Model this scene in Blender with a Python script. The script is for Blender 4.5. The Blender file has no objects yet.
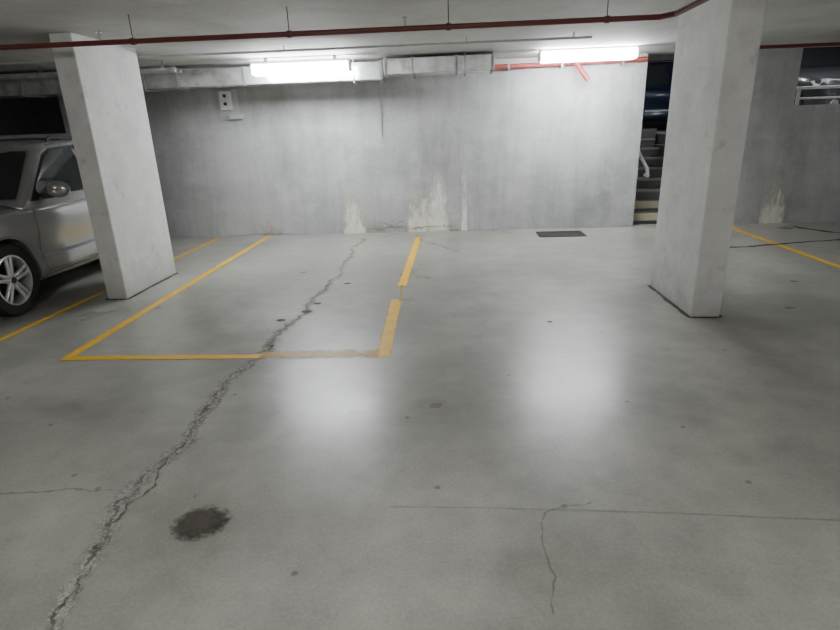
import bpy, bmesh, math, random
from mathutils import Vector, Matrix, noise as mnoise
from mathutils.bvhtree import BVHTree
random.seed(7)
SC=bpy.context.scene; COL=bpy.context.collection
WY=9.25; CZ=2.62

# ------------------------------------------------------------ materials
def base_mat(name):
    m=bpy.data.materials.new(name); m.use_nodes=True
    nt=m.node_tree; b=nt.nodes["Principled BSDF"]
    return m,nt,b
def simple(name,col,rough=.5,metal=0,spec=.5,vary=0.08,scale=12,coat=0):
    m,nt,b=base_mat(name)
    N=nt.nodes;L=nt.links
    tc=N.new("ShaderNodeTexCoord");n=N.new("ShaderNodeTexNoise");n.inputs["Scale"].default_value=scale;n.inputs["Detail"].default_value=3
    r=N.new("ShaderNodeValToRGB")
    r.color_ramp.elements[0].position=.3;r.color_ramp.elements[1].position=.7
    r.color_ramp.elements[0].color=[c*(1-vary) for c in col]+[1];r.color_ramp.elements[1].color=[min(1,c*(1+vary)) for c in col]+[1]
    L.new(tc.outputs["Object"],n.inputs["Vector"]);L.new(n.outputs["Fac"],r.inputs[0]);L.new(r.outputs[0],b.inputs["Base Color"])
    b.inputs["Roughness"].default_value=rough;b.inputs["Metallic"].default_value=metal
    b.inputs["Specular IOR Level"].default_value=spec;b.inputs["Coat Weight"].default_value=coat
    return m
def emis(name,col,st):
    m,nt,b=base_mat(name)
    b.inputs["Base Color"].default_value=(*col,1);b.inputs["Emission Color"].default_value=(*col,1);b.inputs["Emission Strength"].default_value=st
    return m
class NB:
    def __init__(s,nt): s.nt=nt;s.N=nt.nodes;s.L=nt.links
    def node(s,t,**k):
        n=s.N.new(t)
        for a,v in k.items(): setattr(n,a,v)
        return n
    def set(s,sock,v):
        if isinstance(v,(int,float)): sock.default_value=v
        elif isinstance(v,tuple): sock.default_value=v
        else: s.L.new(v,sock)
    def math(s,op,a,b=0,clamp=False):
        n=s.node("ShaderNodeMath",operation=op,use_clamp=clamp);s.set(n.inputs[0],a);s.set(n.inputs[1],b);return n.outputs[0]
    def noise(s,vec,scale,detail=5,rough=.55,dist=0):
        n=s.node("ShaderNodeTexNoise");s.L.new(vec,n.inputs["Vector"]);n.inputs["Scale"].default_value=scale;n.inputs["Detail"].default_value=detail
        n.inputs["Roughness"].default_value=rough;n.inputs["Distortion"].default_value=dist;return n.outputs["Fac"]
    def mapping(s,vec,sc=(1,1,1),loc=(0,0,0)):
        n=s.node("ShaderNodeMapping");s.L.new(vec,n.inputs["Vector"]);n.inputs["Scale"].default_value=sc;n.inputs["Location"].default_value=loc;return n.outputs[0]
    def ramp(s,fac,stops):
        n=s.node("ShaderNodeValToRGB");s.L.new(fac,n.inputs[0]);e=n.color_ramp.elements
        while len(e)<len(stops): e.new(.5)
        for el,(p,c) in zip(e,stops):
            el.position=p;el.color=(c,c,c,1) if isinstance(c,(int,float)) else (*c,1)
        return n.outputs[0]
    def mix(s,fac,a,b,mode="MIX"):
        n=s.node("ShaderNodeMix",data_type="RGBA",blend_type=mode);s.set(n.inputs[0],fac)
        s.set(n.inputs[6],(*a,1) if isinstance(a,tuple) else a);s.set(n.inputs[7],(*b,1) if isinstance(b,tuple) else b);return n.outputs[2]
    def bump(s,h,st,d=.01):
        n=s.node("ShaderNodeBump");n.inputs["Strength"].default_value=st;n.inputs["Distance"].default_value=d;s.L.new(h,n.inputs["Height"]);return n.outputs[0]

def floor_mat():
    m,nt,b=base_mat("floor_concrete");q=NB(nt)
    tc=q.node("ShaderNodeTexCoord").outputs["Object"]
    off=q.mapping(tc,(1,1,1),(3.3,6.1,.37))
    big=q.noise(off,.5,3,.5,.2); mid=q.noise(off,1.3,4,.5,.3); fine=q.noise(off,70,3,.6)
    mot=q.noise(q.mapping(tc,(1,1,1),(9,1,.23)),6,6,.62)
    streak=q.noise(q.mapping(tc,(.6,3,1),(0,0,.4)),1.0,5,.55)
    c=q.ramp(big,[(.25,(.272,.27,.242)),(.5,(.335,.331,.30)),(.75,(.40,.394,.36))])
    c=q.mix(.8,c,q.ramp(mid,[(.2,(.33,.335,.32)),(.5,(.5,.5,.5)),(.8,(.68,.675,.65))]),"OVERLAY")
    c=q.mix(.5,c,q.ramp(mot,[(.25,.34),(.5,.5),(.75,.64)]),"OVERLAY")
    c=q.mix(.35,c,q.ramp(streak,[(.2,.34),(.8,.64)]),"OVERLAY")
    c=q.mix(.35,c,q.ramp(fine,[(.3,.34),(.7,.63)]),"OVERLAY")
    v=q.node("ShaderNodeTexVoronoi",voronoi_dimensions="2D");q.L.new(tc,v.inputs["Vector"]);v.inputs["Scale"].default_value=1.1
    c=q.mix(q.ramp(v.outputs["Distance"],[(.010,.6),(.020,0)]),c,(.08,.07,.06))
    q.L.new(c,b.inputs["Base Color"])
    q.L.new(q.ramp(mid,[(.2,.25),(.8,.38)]),b.inputs["Roughness"])
    b.inputs["Specular IOR Level"].default_value=.5
    q.L.new(q.bump(q.math("ADD",q.math("MULTIPLY",mot,.3),q.math("MULTIPLY",fine,.08)),.2,.012),b.inputs["Normal"])
    return m
def wall_mat(name,col,streak=.5,dark=.5,spots=False,rough=.75,vs=2.4):
    m,nt,b=base_mat(name);q=NB(nt)
    tc=q.node("ShaderNodeTexCoord").outputs["Object"]
    big=q.noise(tc,.8,6,.65,.3); ver=q.noise(q.mapping(tc,(vs*1.3,vs*1.3,.38)),1.2,7,.72,.1); fine=q.noise(tc,30,4,.7); hor=q.noise(q.mapping(tc,(.5,.5,5)),1.0,5,.65)
    k=lambda f:tuple(min(1,x*f) for x in col)
    c=q.ramp(big,[(.3,k(1-.4*dark)),(.55,k(1)),(.75,k(1.12))])
    c=q.mix(streak,c,q.ramp(ver,[(.30,.33),(.5,.5),(.7,.62)]),"OVERLAY")
    c=q.mix(.35,c,q.ramp(hor,[(.3,.42),(.65,.57)]),"OVERLAY")
    c=q.mix(.25,c,q.ramp(fine,[(.3,.38),(.65,.6)]),"OVERLAY")
    pat=q.noise(q.mapping(tc,(1,1,1.4),(3,1,9)),2.0,8,.74,.3)
    c=q.mix(q.ramp(pat,[(.54,0),(.72,.4)]),c,k(1.4))
    c=q.mix(q.ramp(pat,[(.28,.45),(.46,0)]),c,k(.62))
    if spots:
        s=q.noise(tc,6,6,.66,.2)
        c=q.mix(q.ramp(s,[(.58,0),(.70,.5)]),c,k(.55))
        s2=q.noise(q.mapping(tc,(1,1,1),(4,4,4)),2.4,5,.6,0)
        c=q.mix(q.ramp(s2,[(.50,0),(.70,.40)]),c,k(.70))
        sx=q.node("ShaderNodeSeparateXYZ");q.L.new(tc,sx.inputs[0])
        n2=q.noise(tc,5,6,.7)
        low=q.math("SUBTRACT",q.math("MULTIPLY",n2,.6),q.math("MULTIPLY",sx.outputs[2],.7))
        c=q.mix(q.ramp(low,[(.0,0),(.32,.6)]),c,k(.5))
    q.L.new(c,b.inputs["Base Color"]);b.inputs["Roughness"].default_value=rough
    q.L.new(q.bump(q.math("ADD",q.math("MULTIPLY",ver,.3),q.math("MULTIPLY",fine,.15)),.2,.012),b.inputs["Normal"])
    return m
def ribbon_mat(name,col,col2,gain=2.5,nz=1.4,scale=22,maxa=1.0,rough=.7,bias=0.0):
    m,nt,b=base_mat(name);q=NB(nt)
    t=q.node("ShaderNodeTexCoord");uv=t.outputs["UV"];ob=t.outputs["Object"]
    sx=q.node("ShaderNodeSeparateXYZ");q.L.new(uv,sx.inputs[0])
    au=q.math("ABSOLUTE",q.math("SUBTRACT",q.math("MULTIPLY",sx.outputs[0],2),1))
    n=q.noise(ob,scale,5,.7)
    w=q.math("SUBTRACT",1,au)
    a=q.math("ADD",q.math("ADD",q.math("MULTIPLY",w,gain),q.math("MULTIPLY",q.math("SUBTRACT",n,.5),nz*2)),bias,True)
    q.L.new(q.math("MULTIPLY",a,maxa),b.inputs["Alpha"])
    n2=q.noise(ob,scale*.6,4,.7)
    q.L.new(q.ramp(n2,[(.38,col),(.62,col2)]),b.inputs["Base Color"]);b.inputs["Roughness"].default_value=rough
    return m
def crumble_mat(name,strength=1.0,fill=(.50,.485,.45),dk=1.0,ebias=.58):
    """broad crumbled repair band: wandering dark fissure, pale crumbs, ragged transparent edge"""
    m,nt,b=base_mat(name);q=NB(nt)
    t=q.node("ShaderNodeTexCoord");uv=t.outputs["UV"];ob=t.outputs["Object"]
    sx=q.node("ShaderNodeSeparateXYZ");q.L.new(uv,sx.inputs[0])
    u=q.math("SUBTRACT",q.math("MULTIPLY",sx.outputs[0],2),1)
    w1=q.math("MULTIPLY",q.math("SUBTRACT",q.noise(ob,7,5,.7),.5),2.2)
    w2=q.math("MULTIPLY",q.math("SUBTRACT",q.noise(q.mapping(ob,(1,1,1),(4,9,2)),9,5,.7),.5),2.6)
    d1=q.math("ABSOLUTE",q.math("ADD",u,w1)); d2=q.math("ABSOLUTE",q.math("ADD",q.math("ADD",u,w2),.35))
    f=q.noise(ob,60,4,.75); brk=q.noise(ob,9,3,.6)
    k1=q.math("MULTIPLY",q.ramp(d1,[(.02,1),(.18,0)]),q.ramp(brk,[(.36,.25),(.54,1)]))
    k2=q.math("MULTIPLY",q.ramp(d2,[(.02,.8),(.10,0)]),q.ramp(brk,[(.45,1),(.55,.1)]))
    dark=q.math("MULTIPLY",q.math("MAXIMUM",k1,k2),dk)
    base=q.ramp(f,[(.35,tuple(x*.6 for x in fill)),(.5,fill),(.66,tuple(min(1,x*1.4) for x in fill))])
    c=q.mix(dark,base,(.09,.08,.066))
    q.L.new(c,b.inputs["Base Color"])
    au=q.math("ABSOLUTE",u)
    e=q.math("ADD",q.math("MULTIPLY",q.math("SUBTRACT",1,au),2.0),q.math("MULTIPLY",q.math("SUBTRACT",q.noise(ob,10,6,.75),ebias),6.0),True)
    inside=q.ramp(au,[(.7,1),(1,0)])
    a=q.math("MULTIPLY",q.math("MAXIMUM",q.math("MULTIPLY",e,.75*strength),q.math("MULTIPLY",dark,.9*strength)),inside)
    q.L.new(a,b.inputs["Alpha"]);b.inputs["Roughness"].default_value=.9
    q.L.new(q.bump(q.math("SUBTRACT",f,dark),.6,.01),b.inputs["Normal"])
    return m
def drip_mat(name,col,col2,maxa=.95,seed=0,full=.6):
    """lime wash on a wall: ragged streaky top, dense near the floor (UV v up)"""
    m,nt,b=base_mat(name);q=NB(nt)
    t=q.node("ShaderNodeTexCoord");uv=t.outputs["UV"];ob=t.outputs["Object"]
    sx=q.node("ShaderNodeSeparateXYZ");q.L.new(uv,sx.inputs[0])
    warp=q.math("MULTIPLY",q.math("SUBTRACT",q.noise(q.mapping(ob,(1,1,1),(seed,2,5)),4,4,.6),.5),1.1)
    u=q.math("ADD",q.math("SUBTRACT",q.math("MULTIPLY",sx.outputs[0],2),1),warp)
    au2=q.math("MULTIPLY",u,u)
    col1=q.noise(q.mapping(ob,(4,1,.7),(seed*3,0,0)),1.5,4,.55)
    h=q.math("MULTIPLY",q.math("SUBTRACT",1,au2),q.math("ADD",q.math("MULTIPLY",q.math("SUBTRACT",col1,.5),1.2),full))
    n=q.noise(q.mapping(ob,(1.6,1,.5)),11,6,.68)
    a=q.math("ADD",q.math("MULTIPLY",q.math("SUBTRACT",h,sx.outputs[1]),1.6),q.math("MULTIPLY",q.math("SUBTRACT",n,.47),2.0),True)
    fade=q.ramp(sx.outputs[1],[(.7,1),(1,0)])
    side=q.ramp(q.math("ABSOLUTE",q.math("SUBTRACT",q.math("MULTIPLY",sx.outputs[0],2),1)),[(.7,1),(1,0)])
    q.L.new(q.math("MULTIPLY",q.math("MULTIPLY",a,maxa),q.math("MULTIPLY",fade,side)),b.inputs["Alpha"])
    q.L.new(q.ramp(q.noise(q.mapping(ob,(1.5,1,.6)),8,6,.7),[(.36,col),(.60,col2)]),b.inputs["Base Color"]);b.inputs["Roughness"].default_value=.85
    return m

M={}
M["floor"]=floor_mat()
M["wall"]=wall_mat("wall_concrete",(.47,.47,.475),.55,.7)
M["ceil"]=wall_mat("ceiling_concrete",(.56,.56,.545),.15,.5)
M["col"]=wall_mat("column_concrete",(.66,.66,.64),.25,.3,True)
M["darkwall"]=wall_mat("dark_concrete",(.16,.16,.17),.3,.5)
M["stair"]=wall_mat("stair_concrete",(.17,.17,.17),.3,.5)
M["yellow"]=ribbon_mat("yellow_paint",(.80,.44,.015),(.88,.55,.05),7,3.0,12,1,.5)
M["yellow_faint"]=ribbon_mat("worn_yellow_paint",(.90,.50,.03),(.86,.56,.12),1.8,2.4,9,.45,.5,bias=-.05)
M["crumble"]=crumble_mat("crack_crumbled",1.0,(.47,.455,.42),1.0,.60)
M["crumble_far"]=crumble_mat("crack_pitted",.8,(.48,.46,.42),1.0,.68)
M["crack"]=ribbon_mat("crack_dark",(.09,.08,.07),(.19,.175,.155),1.8,1.6,34,.8,.9,bias=-.55)
M["hair"]=ribbon_mat("crack_hairline",(.15,.14,.12),(.24,.23,.21),1.3,1.4,30,.5,.9,bias=-.35)
M["joint"]=ribbon_mat("floor_joint",(.20,.195,.18),(.28,.27,.25),1.4,1.2,12,.30,.8,bias=-.2)
M["black"]=ribbon_mat("joint_black",(.012,.012,.012),(.03,.03,.03),5,1,18,.95,.7)
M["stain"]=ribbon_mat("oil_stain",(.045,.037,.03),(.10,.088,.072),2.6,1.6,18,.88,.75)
M["efflo"]=drip_mat("lime_stain",(.70,.65,.52),(.93,.91,.84),.95,1,.9)
M["efflo2"]=drip_mat("lime_stain_pale",(.78,.75,.65),(.95,.94,.90),.95,4,1.0)
M["efflo_tan"]=drip_mat("tan_stain",(.50,.44,.33),(.66,.61,.50),.5,7,.55)
M["galv"]=simple("galvanised_steel",(.78,.80,.81),.22,.6,.5,.3,7)
M["galvd"]=simple("duct_flange",(.36,.37,.38),.45,.4)
M["redpipe"]=simple("red_pipe_paint",(.13,.024,.022),.45)
M["brightred"]=simple("bright_red_pipe",(.34,.06,.052),.5)
M["grayplas"]=simple("grey_plastic",(.50,.51,.52),.5)
M["darkplas"]=simple("dark_plastic",(.03,.03,.032),.5)
M["white"]=simple("white_enamel",(.8,.8,.8),.4)
M["tube"]=emis("lamp_glow",(.95,.985,1.0),92)
M["iron"]=simple("cast_iron",(.06,.06,.055),.6,.4)
M["silver"]=simple("champagne_paint",(.50,.50,.495),.16,.65,.5,.02,3,1.0)
M["blue"]=simple("blue_paint",(.008,.016,.045),.3,.3,.5,.02,3,.6)
M["blackpaint"]=simple("black_paint",(.06,.065,.075),.28,.3,.5,.02,3,.6)
M["glass"]=simple("tinted_glass",(.022,.025,.028),.04,0,.8)
M["rubber"]=simple("rubber",(.02,.02,.02),.8)
M["rim"]=simple("alloy",(.68,.68,.69),.28,.6)
M["disc"]=simple("brake_dark",(.03,.03,.03),.5,.5)
M["lamp_clear"]=simple("headlamp_lens",(.55,.57,.6),.1,.3)
M["lamp_red"]=simple("tail_lens",(.30,.01,.01),.15)
M["seam"]=simple("panel_gap",(.02,.02,.02),.8)
M["chrome"]=simple("chrome",(.7,.7,.7),.15,1)
M["nosing"]=simple("cream_nosing",(.52,.48,.34),.7)
M["nosing_dark"]=simple("grey_nosing",(.30,.30,.29),.7)  # darker grey nosing for the steps above the lowest two

# ------------------------------------------------------------ mesh helpers
class MB:
    def __init__(s): s.bm=bmesh.new()
    def box(s,a,b):
        a=Vector(a);b=Vector(b);c=(a+b)/2;d=b-a
        bmesh.ops.create_cube(s.bm,size=1,matrix=Matrix.Translation(c)@Matrix.Diagonal((d.x,d.y,d.z,1)));return s
    def cyl(s,p,q,r,n=20,r2=None):
        p=Vector(p);q=Vector(q);d=q-p
        rot=d.to_track_quat('Z','Y').to_matrix().to_4x4()
        bmesh.ops.create_cone(s.bm,cap_ends=True,segments=n,radius1=r,radius2=r if r2 is None else r2,depth=d.length,matrix=Matrix.Translation((p+q)/2)@rot);return s
    def ball(s,p,r,n=14):
        bmesh.ops.create_uvsphere(s.bm,u_segments=n,v_segments=n//2+2,radius=r,matrix=Matrix.Translation(p));return s
    def path(s,pts,r,n=18):
        for a,b in zip(pts,pts[1:]): s.cyl(a,b,r,n)
        for p in pts[1:-1]: s.ball(p,r*1.02)
        return s
    def lathe(s,prof,c=(0,0,0),n=48,closed=True):
        rows=[]
        for i in range(n):
            a=2*math.pi*i/n
            rows.append([s.bm.verts.new((c[0]+x,c[1]+r*math.cos(a),c[2]+r*math.sin(a))) for r,x in prof])
        k=len(prof)
        for i in range(n):
            A=rows[i];B=rows[(i+1)%n]
            for j in range(k if closed else k-1):
                j2=(j+1)%k
                s.bm.faces.new((A[j],A[j2],B[j2],B[j]))
        return s
    def poly(s,pts):
        s.bm.faces.new([s.bm.verts.new(p) for p in pts]);return s
    def obj(s,name,mat,parent=None,bevel=0,smooth=False,kind=None,label=None,cat=None,extra=()):
        bmesh.ops.recalc_face_normals(s.bm,faces=s.bm.faces)
        me=bpy.data.meshes.new(name);s.bm.to_mesh(me);s.bm.free()
        return mk(name,me,mat,parent,bevel,smooth,kind,label,cat)
def mk(name,me,mat,parent=None,bevel=0,smooth=False,kind=None,label=None,cat=None):
    o=bpy.data.objects.new(name,me);COL.objects.link(o);me.materials.append(mat)
    if parent: o.parent=parent
    if smooth:
        for p in me.polygons:p.use_smooth=True
    if smooth and smooth!="all":
        md=o.modifiers.new("es","EDGE_SPLIT");md.split_angle=math.radians(40)
    if bevel:
        md=o.modifiers.new("b","BEVEL");md.width=bevel;md.segments=2;md.limit_method='ANGLE'
    if kind:o["kind"]=kind
    if label:o["label"]=label
    if cat:o["category"]=cat
    return o
def empty(name,loc,label,cat,rot=0):
    e=bpy.data.objects.new(name,None);e.location=loc;e.rotation_euler=(0,0,rot);e.empty_display_size=.1;COL.objects.link(e);e["label"]=label;e["category"]=cat;return e

def jag(pts,amp,levels=3):
    pts=[Vector((*p,0)) for p in pts]
    for _ in range(levels):
        out=[pts[0]]
        for a,b in zip(pts,pts[1:]):
            d=b-a;n=Vector((-d.y,d.x,0))
            m=(a+b)/2+n*random.uniform(-amp,amp)
            out+=[m,b]
        pts=out
    return pts
def ribbon(name,pts,w,mat,parent,z=.003,wvar=.4,to3=None,**k):
    """flat strip along pts (Vectors, xy). w may be (start,end)"""
    if not isinstance(w,tuple): w=(w,w)
    vs=[];uv=[];L=0;n=len(pts)
    for i,p in enumerate(pts):
        a=pts[max(0,i-1)];b=pts[min(n-1,i+1)];d=(b-a).normalized();nn=Vector((-d.y,d.x,0))
        ww=(w[0]+(w[1]-w[0])*i/(n-1))*random.uniform(1-wvar,1+wvar)/2
        if i: L+=(p-pts[i-1]).length
        for s,u in ((-1,0),(1,1)):
            q=p+nn*ww*s
            vs.append(to3(q) if to3 else (q.x,q.y,z));uv.append((u,L))
    fs=[(2*i,2*i+1,2*i+3,2*i+2) for i in range(n-1)]
    me=bpy.data.meshes.new(name);me.from_pydata(vs,[],fs)
    ul=me.uv_layers.new(name="uv")
    for lp in me.loops: ul.data[lp.index].uv=uv[lp.vertex_index]
    return mk(name,me,mat,parent,**k)
def line(name,a,b,w,mat,label,z=.003):
    A=Vector((*a,0));B=Vector((*b,0));n=max(2,int((B-A).length/.25))
    return ribbon(name,[A.lerp(B,i/n) for i in range(n+1)],w,mat,None,z,.03,label=label,cat="parking line")
def patch(name,x,z0,z1,w,mat,parent,y=WY-.004):
    vs=[(x-w/2,y,z0),(x+w/2,y,z0),(x+w/2,y,z1),(x-w/2,y,z1)]
    me=bpy.data.meshes.new(name);me.from_pydata(vs,[],[(0,1,2,3)])
    ul=me.uv_layers.new(name="uv")
    for i,c in enumerate(((0,0),(1,0),(1,1),(0,1))): ul.data[i].uv=c
    return mk(name,me,mat,parent)

# ------------------------------------------------------------ structure
floor=MB().box((-12,-6,-.2),(10,9.45,0)).obj("floor",M["floor"],kind="structure")
ceiling=MB().box((-12,-6,CZ),(10,9.25,CZ+.2)).obj("ceiling",M["ceil"],kind="structure")
wb=MB().box((-6.35,WY,0),(3.0,WY+.2,3.9)).box((-12,WY,0),(-6.35,WY+.2,1.78)).box((-12,WY,CZ),(-6.35,WY+.2,3.9))
wb.box((4.05,WY,0),(5.25,WY+.2,3.9)).box((5.25,WY,0),(10,WY+.2,1.80)).box((3.0,WY,CZ),(4.05,WY+.2,3.9)).box((5.25,WY,CZ),(10,WY+.2,3.9))
wall_back=wb.obj("wall_back",M["wall"],kind="structure")
MB().box((-12.2,-6,0),(-12,20,3.9)).obj("wall_left",M["darkwall"],kind="structure")
MB().box((10,-6,0),(10.2,20,3.9)).obj("wall_right",M["wall"],kind="structure")
MB().box((-12,-6.2,0),(10,-6,2.8)).obj("wall_front",M["wall"],kind="structure")
MB().box((-12,20,0),(10,20.2,3.9)).obj("wall_far",M["wall"],kind="structure")
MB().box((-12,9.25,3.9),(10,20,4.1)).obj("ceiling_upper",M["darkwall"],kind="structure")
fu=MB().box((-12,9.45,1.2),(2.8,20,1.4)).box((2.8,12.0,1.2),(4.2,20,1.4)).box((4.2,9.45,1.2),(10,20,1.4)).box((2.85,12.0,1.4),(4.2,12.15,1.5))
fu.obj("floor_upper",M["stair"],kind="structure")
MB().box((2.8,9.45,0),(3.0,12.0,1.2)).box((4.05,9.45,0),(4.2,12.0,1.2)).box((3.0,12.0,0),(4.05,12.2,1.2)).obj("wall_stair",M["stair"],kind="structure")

# columns
def column(x0,x1,y0,y1,label):
    o=MB().box((0,0,0),(x1-x0,y1-y0,CZ)).obj("concrete_column",M["col"],bevel=.012,label=label,cat="column")
    o.location=(x0,y0,0);return o
CL=(-3.76,-3.54,5.54,6.68);CR=(2.09,2.34,4.68,5.72)
column(*CL,"pale concrete blade column beside the silver car")
column(*CR,"pale concrete blade column standing in the open bay")

# ------------------------------------------------------------ parking lines
line("parking_line",(-3.10,3.86),(-3.12,9.15),.095,M["yellow"],"long yellow painted bay line beside the concrete column")
line("parking_line",(-.54,3.86),(-.575,5.36),.12,M["yellow"],"thick yellow painted bay line segment ending at worn gap")
line("parking_line",(-.56,5.84),(-.53,8.75),.105,M["yellow"],"yellow painted bay line segment running up to the wall")
line("parking_line",(-.53,5.3),(-.565,5.9),.03,M["yellow_faint"],"thin worn remnant of yellow bay line")
line("parking_line",(-3.13,3.90),(-1.5,3.90),.085,M["yellow"],"yellow painted line closing the front of the bay",.0035)
line("parking_line",(-1.52,3.93),(-.58,3.93),.20,M["yellow_faint"],"faded worn stretch of yellow line across the bay front",.0045)
line("parking_line",(-4.02,3.6),(-3.97,9.1),.07,M["yellow"],"narrow yellow painted line beside the silver car")
line("parking_line",(4.41,5.6),(4.43,9.05),.095,M["yellow"],"yellow painted bay line in front of the opening wall")

# ------------------------------------------------------------ cracks & stains
near=[(-1.42,1.0),(-1.45,1.42),(-1.51,1.70),(-1.62,2.10),(-1.60,2.39),(-1.52,2.68),(-1.58,3.10),(-1.58,3.65),(-1.51,4.14)]
farp=[(-1.51,4.10),(-1.44,4.82),(-1.41,5.76),(-1.43,7.11),(-1.5,8.1),(-1.42,8.8)]
ribbon("crack",jag(near,.07,3),(.155,.16),M["crumble"],floor,.002,.25)
ribbon("crack",jag(farp,.07,3),(.22,.18),M["crumble_far"],floor,.0025,.25)
ribbon("crack",jag([(-1.56,1.95),(-1.50,2.25),(-1.56,2.5)],.12,3),.02,M["crack"],floor,.0048,.6)
for pts,w,mt,am in [([(-2.9,2.12),(-2.26,2.18),(-1.95,2.22),(-1.66,2.22)],.014,"hair",.06),
    ([(.40,2.07),(.37,1.95),(.36,1.85),(.38,1.7),(.34,1.52)],.010,"hair",.08),([(.40,2.07),(.5,2.12),(.62,2.14)],.008,"hair",.1),
    ([(-.3,2.10),(.33,2.09),(1.65,2.03),(3,1.98)],.012,"joint",.008),
    ([(-.6,8.9),(-.2,8.1),(.1,7.6)],.04,"hair",.1),([(-1.2,8.7),(-.9,9.1)],.03,"hair",.1),
    ([(3.2,7.55),(4.0,7.5),(4.35,7.6),(5.37,7.82),(6.2,7.9)],.045,"black",.04),([(5.37,8.9),(5.5,8.6),(5.75,8.2)],.06,"black",.06),([(4.3,7.6),(5.0,7.3),(5.8,7.35)],.03,"hair",.1),
    ([(1.9,1.9),(2.0,2.4),(2.3,2.9)],.006,"hair",.08)]:
    ribbon("crack",jag(pts,am,3),w*1.5,M[mt],floor,.003,.4)
def blob(name,cx,cy,rx,ry,mat,parent,z=.003,n=40):
    vs=[(cx,cy,z)];uv=[(.5,0)]
    for i in range(n):
        a=2*math.pi*i/n;r=1+.16*mnoise.noise(Vector((math.cos(a)*1.5+cx,math.sin(a)*1.5+cy,3)))
        vs.append((cx+rx*r*math.cos(a),cy+ry*r*math.sin(a),z));uv.append((0,0))
    me=bpy.data.meshes.new(name);me.from_pydata(vs,[],[(0,1+i,1+(i+1)%n) for i in range(n)])
    ul=me.uv_layers.new(name="uv")
    for lp in me.loops: ul.data[lp.index].uv=uv[lp.vertex_index]
    return mk(name,me,mat,parent)
blob("oil_stain",-1.15,1.985,.138,.128,M["stain"],floor)
for x,y,r in [(-1.42,5.0,.06),(-1.37,5.25,.05),(-1.2,6.0,.05),(.85,4.6,.03),(-1.6,4.75,.05)]:
    blob("oil_stain",x,y,r,r*.8,M["stain"],floor,.006)
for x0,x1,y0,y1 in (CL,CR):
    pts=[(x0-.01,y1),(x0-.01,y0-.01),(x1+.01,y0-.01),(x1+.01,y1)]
    ribbon("crack",jag(pts,.008,3),.05,M["stain"],floor,.003,.4)  # dark ragged strip along the column foot

# wall marks
for i,(x,z1,w,mt) in enumerate([(-1.45,.50,1.0,"efflo_tan"),(-1.64,.92,.54,"efflo"),(-.35,.55,1.4,"efflo_tan"),(-.50,.85,.64,"efflo"),(-.22,1.12,.48,"efflo2"),(.22,1.05,.15,"efflo2"),(5.22,1.0,.75,"efflo_tan"),(5.20,.92,.50,"efflo"),(-3.1,.45,.5,"efflo_tan")]):
    patch("lime_stain",x,0,z1,w,M[mt],wall_back,WY-.003-.0007*i)
def wr(pts,w,mt,am=.02):
    ribbon("wall_crack",jag(pts,am,3),w,M[mt],wall_back,wvar=.5,to3=lambda p:(p.x,WY-.011,p.y))
wr([(-1.45,.06),(-1.0,.10),(-.7,.06),(0,.08)],.09,"crumble_far",.06)
wr([(-1.2,.2),(-1.0,.12),(-.8,.2)],.02,"crack",.1)
wr([(-6,.015),(-3,.02),(0,.015),(3,.015)],.035,"joint")
wr([(.12,.6),(.16,1.0),(.14,1.4)],.008,"hair",.06)

# ------------------------------------------------------------ floor drain
dr=empty("floor_drain",(1.72,8.72,0),"dark cast iron rectangular floor drain grate in concrete","floor drain")
fr=MB();W,D=.36,.22
fr.box((-W,-D,.002),(W,-D+.03,.012)).box((-W,D-.03,.002),(W,D,.012)).box((-W,-D+.03,.002),(-W+.03,D-.03,.012)).box((W-.03,-D+.03,.002),(W,D-.03,.012))
fr.obj("frame",M["iron"],dr)
MB().box((-W+.03,-D+.03,.001),(W-.03,D-.03,.003)).obj("sump",M["darkplas"],dr)
g=MB()
for i in range(16):
    x=-W+.05+i*(2*W-.1)/15; g.box((x-.008,-D+.03,.003),(x+.008,D-.03,.010))
g.obj("grate",M["iron"],dr)

# ------------------------------------------------------------ lamps
def lamp(x,y,z,L,label):
    e=empty("fluorescent_lamp",(x,y,z),label,"ceiling lamp")
    MB().box((-L/2,-.06,.03),(L/2,.06,.06)).obj("housing",M["white"],e,bevel=.008)
    for s in (-1,1): MB().box((s*(L/2-.2)-.02,-.02,.05),(s*(L/2-.2)+.02,.02,CZ-z+.004)).obj("hanger",M["white"],e)
    MB().box((-L/2+.02,-.085,-.095),(L/2-.02,.085,.029)).obj("diffuser",M["tube"],e,bevel=.025)
    for s in (-1,1): MB().box((min(s*(L/2-.02),s*(L/2+.01)),-.075,-.08),(max(s*(L/2-.02),s*(L/2+.01)),.075,.029)).obj("end_cap",M["white"],e,bevel=.006)
    return e
lamp(-1.99,7.95,2.50,1.34,"bright white fluorescent batten hanging in front of duct")
lamp(1.9,8.35,2.555,1.32,"bright white fluorescent batten under ceiling near red pipe")

# ------------------------------------------------------------ duct
def duct(x0,x1,y0,y1,z0,z1,label,seams):
    e=empty("air_duct",((x0+x1)/2,(y0+y1)/2,z0),label,"air duct")
    cx,cy=(x0+x1)/2,(y0+y1)/2
    MB().box((x0-cx,y0-cy,0),(x1-cx,y1-cy,z1-z0)).obj("duct_body",M["galv"],e,bevel=.006)
    for s in seams:
        MB().box((s-cx-.014,y0-cy-.015,-.015),(s-cx+.014,y1-cy+.015,z1-z0+.012)).obj("flange",M["galvd"],e)
    for s in (x0+.4,x1-.4): MB().cyl((s-cx,y0-cy-.025,-.03),(s-cx,y0-cy-.025,CZ-z0+.003),.006).box((s-cx-.01,y0-cy-.04,-.035),(s-cx+.01,y1-cy+.02,-.019)).obj("hanger",M["galvd"],e)
duct(-4.75,-.93,8.3,8.62,2.33,2.56,"long galvanised steel rectangular air duct below ceiling",[-3.9,-2.9,-.96])
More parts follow.
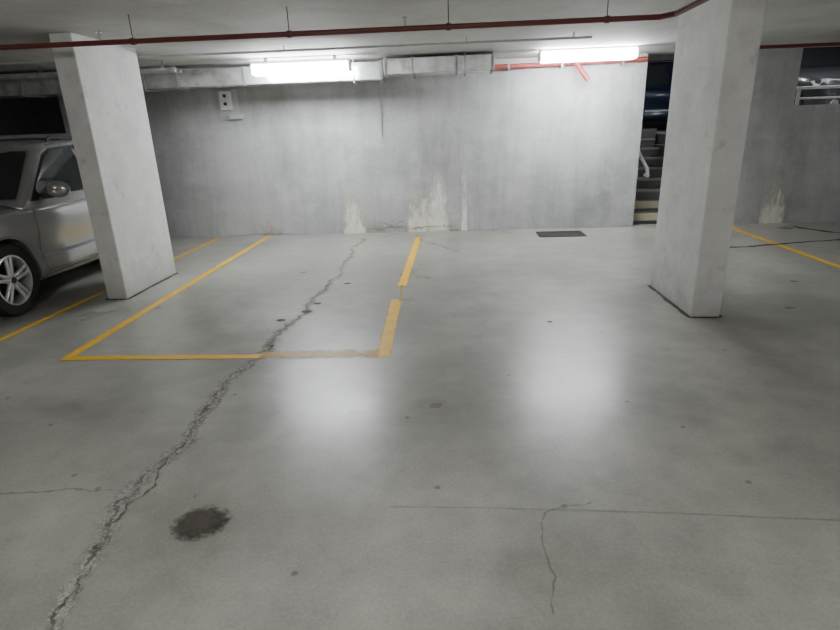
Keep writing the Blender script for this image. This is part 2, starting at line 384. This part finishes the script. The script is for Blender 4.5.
duct(-.90,.62,8.2,8.6,2.38,2.58,"short galvanised steel air duct section with flanged ends",[-.87,.1,.59])
duct(-11.9,-4.9,8.15,8.6,2.30,2.56,"galvanised steel air duct above the silver car",[-9,-8,-7,-6.1,-4.95])
e=empty("water_pipe",(-7,7.7,2.50),"two parallel grey service pipes below the ceiling by the duct","pipe")
for dy,r in ((0,.035),(.16,.025)): MB().cyl((-4.9,dy,0),(3.4,dy,0),r).obj("pipe_run",M["galv"],e,smooth=True)
for x in (-3,-.5,1.5,3.2): MB().box((x-.015,-.05,.02),(x+.015,.2,.035)).box((x-.01,.06,.03),(x+.01,.08,.123)).obj("hanger",M["galvd"],e)

# ------------------------------------------------------------ pipes
e=empty("sprinkler_pipe",(0,4.92,2.42),"long dark red steel sprinkler pipe hung under ceiling","pipe")
MB().path([(-11.9,0,0),(1.66,0,0),(1.74,-.12,0),(1.74,-1.5,0),(1.74,-6,0)],.021).obj("pipe_run",M["redpipe"],e,smooth=True)
for x in (-6.5,-4.5,-2.62,-1.3,.0,1.25):
    MB().cyl((x,0,.0),(x,0,.203),.004,8).cyl((x-.018,0,0),(x+.018,0,0),.028,14).obj("hanger",M["redpipe"],e,smooth=True)
for x in (-2.9,-.35): MB().cyl((x,0,.01),(x,0,.08),.010,10).cyl((x,0,.08),(x,0,.086),.024,14).obj("sprinkler_head",M["chrome"],e)
e=empty("sprinkler_pipe",(6,8.0,2.50),"dark red steel pipe below ceiling by opening","pipe")
MB().path([(-2.2,0,0),(3.9,0,0)],.022).obj("pipe_run",M["redpipe"],e,smooth=True)
for x in (.6,-.9,2.5): MB().cyl((x,0,0),(x,0,.123),.007).obj("hanger",M["redpipe"],e)
e=empty("fire_pipe",(0.6,9.14,2.5),"bright red fire pipe with short angled branch on wall","pipe")
MB().path([(.05,0,0),(2.35,0,.03)],.033).obj("pipe_run",M["brightred"],e,smooth=True)
MB().path([(1.30,-.06,.0),(1.48,-.10,-.24)],.036).cyl((1.30,-.06,.015),(1.28,0,.02),.042).obj("branch",M["brightred"],e,smooth=True)
for x in (.3,1.1,2.0): MB().box((x-.015,-.04,-.045),(x+.015,.108,.05)).obj("bracket",M["galvd"],e)
e=empty("electrical_conduit",(-3,6.9,CZ-.06),"thin grey conduit hung below the concrete ceiling","conduit")
MB().path([(-8,0,0),(4.6,0,0)],.013).obj("conduit_run",M["grayplas"],e,smooth=True)
for x in (-6,-3,-1.2,1.1,3.2,4.4): MB().cyl((x,0,0),(x,0,.063),.007).obj("hanger",M["grayplas"],e)
e=empty("cable_conduit",(-1.09,WY-.02,0),"thin dark vertical conduit on concrete wall","conduit")
MB().cyl((0,0,1.55),(0,0,2.40),.010).box((-.02,-.01,1.9),(.02,.02,1.93)).obj("conduit_run",M["galvd"],e)

# electrical box
e=empty("electrical_box",(-3.52,WY,1.9),"small grey wall-mounted electrical box with two sockets","electrical box")
MB().box((-.18,-.015,-.02),(.14,0,.46)).obj("back_plate",M["grayplas"],e,bevel=.004)
MB().box((-.13,-.09,.14),(.05,-.015,.42)).obj("enclosure",M["white"],e,bevel=.012)
for z in (.35,.23): MB().cyl((-.04,-.10,z),(-.04,-.09,z),.026).obj("socket",M["darkplas"],e)
MB().box((-.02,-.08,.0),(.20,-.015,.08)).obj("switch_cover",M["grayplas"],e,bevel=.006)
MB().cyl((-.06,-.03,.42),(-.06,-.03,.70),.012).obj("conduit",M["grayplas"],e)

# ------------------------------------------------------------ stairs
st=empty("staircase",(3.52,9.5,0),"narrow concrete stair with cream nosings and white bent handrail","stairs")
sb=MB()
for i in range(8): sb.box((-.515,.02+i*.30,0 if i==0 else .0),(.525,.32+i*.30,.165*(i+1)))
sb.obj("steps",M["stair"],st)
for i in range(8): 
    MB().box((-.51,.0+i*.30,.165*(i+1)-.035 if i>1 else .165*i+.05),(.52,.05+i*.30,.165*(i+1)+.004)).obj("nosing",M["nosing"] if i<2 else M["nosing_dark"],st)
hr=MB().path([(.13,0,.80),(.19,0,.78),(.17,.0,.90),(.07,.05,1.08),(.03,.25,1.28),(.03,1.9,2.1)],.028).obj("handrail",M["white"],st,smooth=True)
hr.location=(-.42,.12,0)
# guard rail over right opening
gr=empty("guard_rail",(7.6,9.35,1.8),"white tubular steel guard rail above low concrete wall","guard rail")
for z,r in ((.25,.022),(.10,.014)): MB().cyl((-2.35,0,z),(2.4,0,z),r).obj("rail",M["white"],gr)
for x in (-2.25,-1.2,-.2,.9,2.0): MB().box((x-.02,-.02,0),(x+.02,.02,.27)).obj("post",M["white"],gr)

# ------------------------------------------------------------ car
def car(name,loc,rot,paint,label,sc=1.0,sy=1.0):
    E=empty(name,loc,label,"car",rot);E.scale=(sc,sc*sy,sc)
    S=[(-2.28,.60,.34,.66,.70),(-2.24,.72,.27,.76,.80),(-2.12,.83,.23,.86,.90),(-1.85,.895,.22,.94,.99),(-1.43,.92,.22,1.0,1.05),(-.95,.925,.22,1.04,1.10),(-.4,.925,.22,1.05,1.10),(.3,.925,.22,1.06,1.10),(1.0,.925,.22,1.08,1.10),(1.5,.915,.22,1.09,1.11),(1.85,.875,.25,1.10,1.11),(2.10,.80,.30,1.06,1.07),(2.24,.68,.36,.94,.95)]
    bm=bmesh.new();rows=[]
    for y,h,zb,zs,zt in S:
        H=[(h*.80,zb),(h*.96,zb+.04),(h*.985,zb+.16),(h*.945,zb+.30),(h*.970,.62*zs+.02),(h*1.0,.80*zs),(h*.965,zs-.05),(h*.90,zs),(h*.5,zt-.01),(0,zt)]
        row=[bm.verts.new((0,y,zb))]+[bm.verts.new((x,y,z)) for x,z in H]+[bm.verts.new((-x,y,z)) for x,z in H[-2::-1]]
        rows.append(row)
    n=len(rows[0])
    for A,B in zip(rows,rows[1:]):
        for j in range(n): bm.faces.new((A[j],A[(j+1)%n],B[(j+1)%n],B[j]))
    bm.faces.new(rows[0]);bm.faces.new(rows[-1][::-1])
    bmesh.ops.recalc_face_normals(bm,faces=bm.faces)
    me=bpy.data.meshes.new("tmp");bm.to_mesh(me);bm.free()
    o=bpy.data.objects.new("tmp",me);COL.objects.link(o)
    o.modifiers.new("s","SUBSURF").levels=2
    cut=MB()
    for y in (-1.43,1.37):
        for sd in (-1,1):
            a=(sd*.62,y,.36);b_=(sd*1.2,y,.36);cut.cyl(a,b_,.415,40)
    cu=cut.obj("tmpc",M["seam"])
    md=o.modifiers.new("b","BOOLEAN");md.operation='DIFFERENCE';md.solver='EXACT';md.object=cu
    dg=bpy.context.evaluated_depsgraph_get();dg.update()
    me2=bpy.data.meshes.new_from_object(o.evaluated_get(dg))
    bpy.data.objects.remove(o);bpy.data.objects.remove(cu)
    me2.materials.clear()
    body=mk("body",me2,paint,E,smooth=True)
    bm=bmesh.new();bm.from_mesh(me2);bv=BVHTree.FromBMesh(bm);bm.free()
    # greenhouse
    hw=lambda z:.865-(z-1.04)*.36
    G=[(-1.02,1.03),(-.97,1.07),(-.60,1.35),(-.31,1.57),(-.18,1.63),(.05,1.66),(.5,1.68),(1.0,1.67),(1.5,1.635),(1.80,1.60),(1.90,1.55),(2.06,1.20),(2.10,1.04)]
    bm=bmesh.new();rows=[]
    for y,zt in G:
        r=.06 if zt>1.2 else .01
        tp=1-.12*max(0,(y-1.2))
        H=[(hw(1.0),1.0),(hw(1.0+(zt-1.0-r)*.5),1.0+(zt-1.0-r)*.5),(hw(zt-r),zt-r),(hw(zt-r)-.025,zt-.025*(zt>1.2)-.004),(hw(zt)-.10,zt),(hw(zt)*.45,zt+.022*(zt>1.5)),(0,zt+.028*(zt>1.5))]
        H=[(x*tp,z) for x,z in H]
        rows.append([bm.verts.new((x,y,z)) for x,z in H]+[bm.verts.new((-x,y,z)) for x,z in H[-2::-1]])
    n=len(rows[0])
    for A,B in zip(rows,rows[1:]):
        for j in range(n-1): bm.faces.new((A[j],A[j+1],B[j+1],B[j]))
        bm.faces.new((A[n-1],A[0],B[0],B[n-1]))
    bm.faces.new(rows[0]);bm.faces.new(rows[-1][::-1])
    bmesh.ops.recalc_face_normals(bm,faces=bm.faces)
    gm=bpy.data.meshes.new("cabin");bm.to_mesh(gm);gv=BVHTree.FromBMesh(bm);bm.free()
    mk("cabin",gm,paint,E,smooth=True)
    def rc(v,sd,y,z,off):
        h=v.ray_cast(Vector((sd*2,y,z)),Vector((-sd,0,0)))[0]
        return Vector((h.x+sd*off if h else sd*(.9+off),y,z))
    SW=[[(-.76,1.10),(-.66,1.21),(-.26,1.50),(-.12,1.56),(.30,1.59),(.30,1.105)],[(.37,1.105),(.37,1.59),(1.10,1.58),(1.24,1.11)],[(1.31,1.12),(1.18,1.575),(1.62,1.53),(1.86,1.16)]]
    for sd in (-1,1):
        fr=MB();fr.poly([rc(gv,sd,y,z,.004) for y,z in [(-.86,1.07),(-.28,1.525),(-.1,1.59),(.5,1.61),(1.3,1.60),(1.70,1.55),(1.95,1.10)]]).obj("window_trim",M["seam"],E)
        for w in SW: MB().poly([rc(gv,sd,y,z,.010) for y,z in w]).obj("side_window",M["glass"],E)
        # panel seams
        def seam(pts,w=.008,mat="seam",nm="panel_gap",off=.002,v=bv):
            P=[]
            for a,b in zip(pts,pts[1:]):
                k=8
                for i in range(k): P.append((a[0]+(b[0]-a[0])*i/k,a[1]+(b[1]-a[1])*i/k))
            P.append(pts[-1]);vs=[]
            for i,pp in enumerate(P):
                a=P[max(0,i-1)];b=P[min(len(P)-1,i+1)];d=Vector((b[0]-a[0],b[1]-a[1])).normalized()
                for s_ in(-1,1): vs.append(rc(v,sd,pp[0]-d.y*w/2*s_,pp[1]+d.x*w/2*s_,off))
            m_=bpy.data.meshes.new(nm);m_.from_pydata(vs,[],[(2*i,2*i+1,2*i+3,2*i+2) for i in range(len(P)-1)])
            return mk(nm,m_,M[mat],E)
        seam([(-.86,1.02),(-.93,.9),(-.93,.45),(-.88,.32)]);seam([(.335,1.03),(.335,.32)]);seam([(1.22,1.03),(1.22,.9),(.95,.62),(.90,.32)])
        seam([(-.88,.34),(.9,.34)]);seam([(-.9,.50),(.9,.50)],.035,"galvd","side_molding",.008)
        seam([(-1.0,.27),(.95,.27)],.08,"darkplas","rocker_panel",.008)
        for y in (.20,1.07):
            hp=rc(bv,sd,y,.90,0)
            MB().box((hp.x-.005 if sd>0 else hp.x-.035,y-.10,.885),(hp.x+.035 if sd>0 else hp.x+.005,y+.07,.915)).obj("door_handle",paint,E,bevel=.01)
        # mirror
        mh=bmesh.new();bmesh.ops.create_uvsphere(mh,u_segments=20,v_segments=12,radius=1,matrix=Matrix.Translation((sd*1.02,-.62,1.17))@Matrix.Diagonal((.135,.075,.09,1)))
        m_=bpy.data.meshes.new("side_mirror");mh.to_mesh(m_);mh.free();mm=mk("side_mirror",m_,paint,E,smooth="all")
        MB().box((sd*1.01-.095,-.558,1.11),(sd*1.01+.095,-.545,1.23)).obj("mirror_glass",M["chrome"],mm,bevel=.006)
        MB().box((min(sd*.80,sd*.96),-.66,1.08),(max(sd*.80,sd*.96),-.58,1.13)).obj("mirror_arm",M["darkplas"],mm,bevel=.01)
        MB().path([(sd*.60,.0,1.665),(sd*.60,.06,1.70),(sd*.60,1.55,1.68),(sd*.60,1.62,1.635)],.015).obj("roof_rail",M["darkplas"],E,smooth=True)
        # lights
        MB().poly([(sd*.40,-2.285,.68),(sd*.70,-2.235,.66),(sd*.84,-2.08,.68),(sd*.86,-1.95,.80),(sd*.74,-2.16,.82),(sd*.42,-2.24,.79)]).obj("headlight",M["lamp_clear"],E)
        MB().cyl((sd*.6,-2.29,.42),(sd*.6,-2.24,.42),.06).obj("fog_light",M["lamp_clear"],E)
        MB().box((min(sd*.52,sd*.68),2.08,.80),(max(sd*.52,sd*.68),2.20,1.0)).obj("tail_light",M["lamp_red"],E,bevel=.02)
        # wheel arch lips following the body side
        for yw in (-1.43,1.37):
            vs=[];K=24
            for i in range(K+1):
                a=math.radians(-2+184*i/K)
                for rr,of in ((.412,.004),(.440,.012)):
                    yy,zz=yw+rr*math.cos(a),.36+rr*math.sin(a)
                    hh=rc(bv,sd,yw+.445*math.cos(a),.36+.445*math.sin(a),of);vs.append((hh.x,yy,zz))
            m_=bpy.data.meshes.new("arch_lip");m_.from_pydata(vs,[],[(2*i,2*i+1,2*i+3,2*i+2) for i in range(K)])
            mk("arch_lip",m_,paint,E,smooth="all")
    # windscreen
    def scr(nm,a,b,k):
        (y0,z0),(y1,z1)=a,b;d=Vector((0,y1-y0,z1-z0)).normalized();nrm=Vector((0,-d.z,d.y))*k*.014
        w0,w1=hw(z0)-.08,hw(z1)-.11
        MB().poly([Vector((-w0,y0,z0))+nrm,Vector((w0,y0,z0))+nrm,Vector((w1,y1,z1))+nrm,Vector((-w1,y1,z1))+nrm]).obj(nm,M["glass"],E)
    scr("windshield",(-.94,1.095),(-.33,1.556),1)
    scr("rear_window",(2.05,1.22),(1.915,1.53),-1)
    for sd in (-1,1): MB().box((min(sd*.04,sd*.30),-2.31,.62),(max(sd*.04,sd*.30),-2.25,.80)).obj("grille",M["darkplas"],E,bevel=.03)
    MB().box((-.55,-2.30,.36),(.55,-2.22,.47)).obj("lower_grille",M["darkplas"],E,bevel=.02)
    MB().box((-.62,2.10,.36),(.62,2.27,.52)).obj("rear_bumper",M["darkplas"],E,bevel=.03)
    MB().box((-.7,-2.2,.2),(.7,2.1,.26)).obj("underbody",M["darkplas"],E)
    for y in (-1.43,1.37):
        for sd in (-1,1):
            cx=sd*.80
            W=MB();W.lathe([(.245,-.10),(.30,-.115),(.345,-.105),(.36,-.08),(.362,0),(.36,.08),(.345,.105),(.30,.115),(.245,.10)])
            w=W.obj("wheel",M["rubber"],E,smooth=True);w.location=(cx,y,.362);w["label"]="black tyre with five-spoke alloy rim"
            r=MB();r.lathe([(.255,-.09),(.255,.10),(.235,.108),(.225,.08),(.225,-.09)])
            for i in range(5):
                for da in (-.14,.14):
                    a=2*math.pi*i/5+.3;a2=a+da
                    p0=Vector((sd*.070,.035*math.cos(a+da*3),.035*math.sin(a+da*3)));p1=Vector((sd*.086,.238*math.cos(a2),.238*math.sin(a2)))
                    r.cyl(p0,p1,.022,10,.018)
            r.cyl((sd*.05,0,0),(sd*.092,0,0),.060,20,.05).obj("rim",M["rim"],w,smooth=True)
            MB().cyl((sd*.0,0,0),(sd*.02,0,0),.19,28).obj("brake_disc",M["disc"],w)
            MB().cyl((sd*.09,0,0),(sd*.097,0,0),.032,20).obj("center_cap",M["darkplas"],w)
            ln=MB();ln.cyl((sd*.60,y,.37),(sd*.66,y,.37),.405,32).obj("wheel_liner",M["seam"],E)
    return E
car("parked_car",(-5.24,6.38,0),0,M["silver"],"champagne silver suv parked nose out beside concrete column",sy=.93)
car("parked_car",(5.8,15.9,1.4),math.pi/2,M["blue"],"dark blue car parked on upper level beyond stairs",.98)
car("parked_car",(7.0,12.4,1.4),0,M["blackpaint"],"black car parked on upper level behind guard rail",1.0)

# ------------------------------------------------------------ lights outside the view: lamps behind the camera, plus added fills
def pt(x,y,z,p,r=.25,col=(1,.99,.97)):
    l=bpy.data.lights.new("unseen_light","POINT");l.energy=p;l.color=col;l.shadow_soft_size=r
    o=bpy.data.objects.new("unseen_light",l);o.location=(x,y,z);COL.objects.link(o);return o
pt(-1.4,-.8,2.3,150)
pt(1.8,-.9,2.3,110)
pt(-6.3,1.8,2.3,20)  # added fill for the left side, a bare point light
pt(7.4,3.2,2.3,26)  # added fill for the right side, likewise without a fitting
pt(5.9,9.9,3.5,85)  # added to brighten the car behind the right opening
pt(3.6,13.4,3.6,90)  # added so the stair opening and upper level show up
w=bpy.data.worlds.new("world");SC.world=w;w.use_nodes=True;w.node_tree.nodes["Background"].inputs[0].default_value=(.6,.65,.7,1);w.node_tree.nodes["Background"].inputs[1].default_value=.05

# ------------------------------------------------------------ camera
f=548.0
Y=Vector((30,187,-f)).normalized();Z=Vector((-57,1617,f));Z=(Z-Z.dot(Y)*Y).normalized();X=Y.cross(Z)
cd=bpy.data.cameras.new("camera");cd.sensor_width=36;cd.lens=f/840*36;cd.clip_start=.05
cam=bpy.data.objects.new("camera",cd);COL.objects.link(cam)
cam.matrix_world=Matrix.Translation((0,0,1.65))@Matrix((X,Y,Z)).to_4x4()
SC.camera=cam
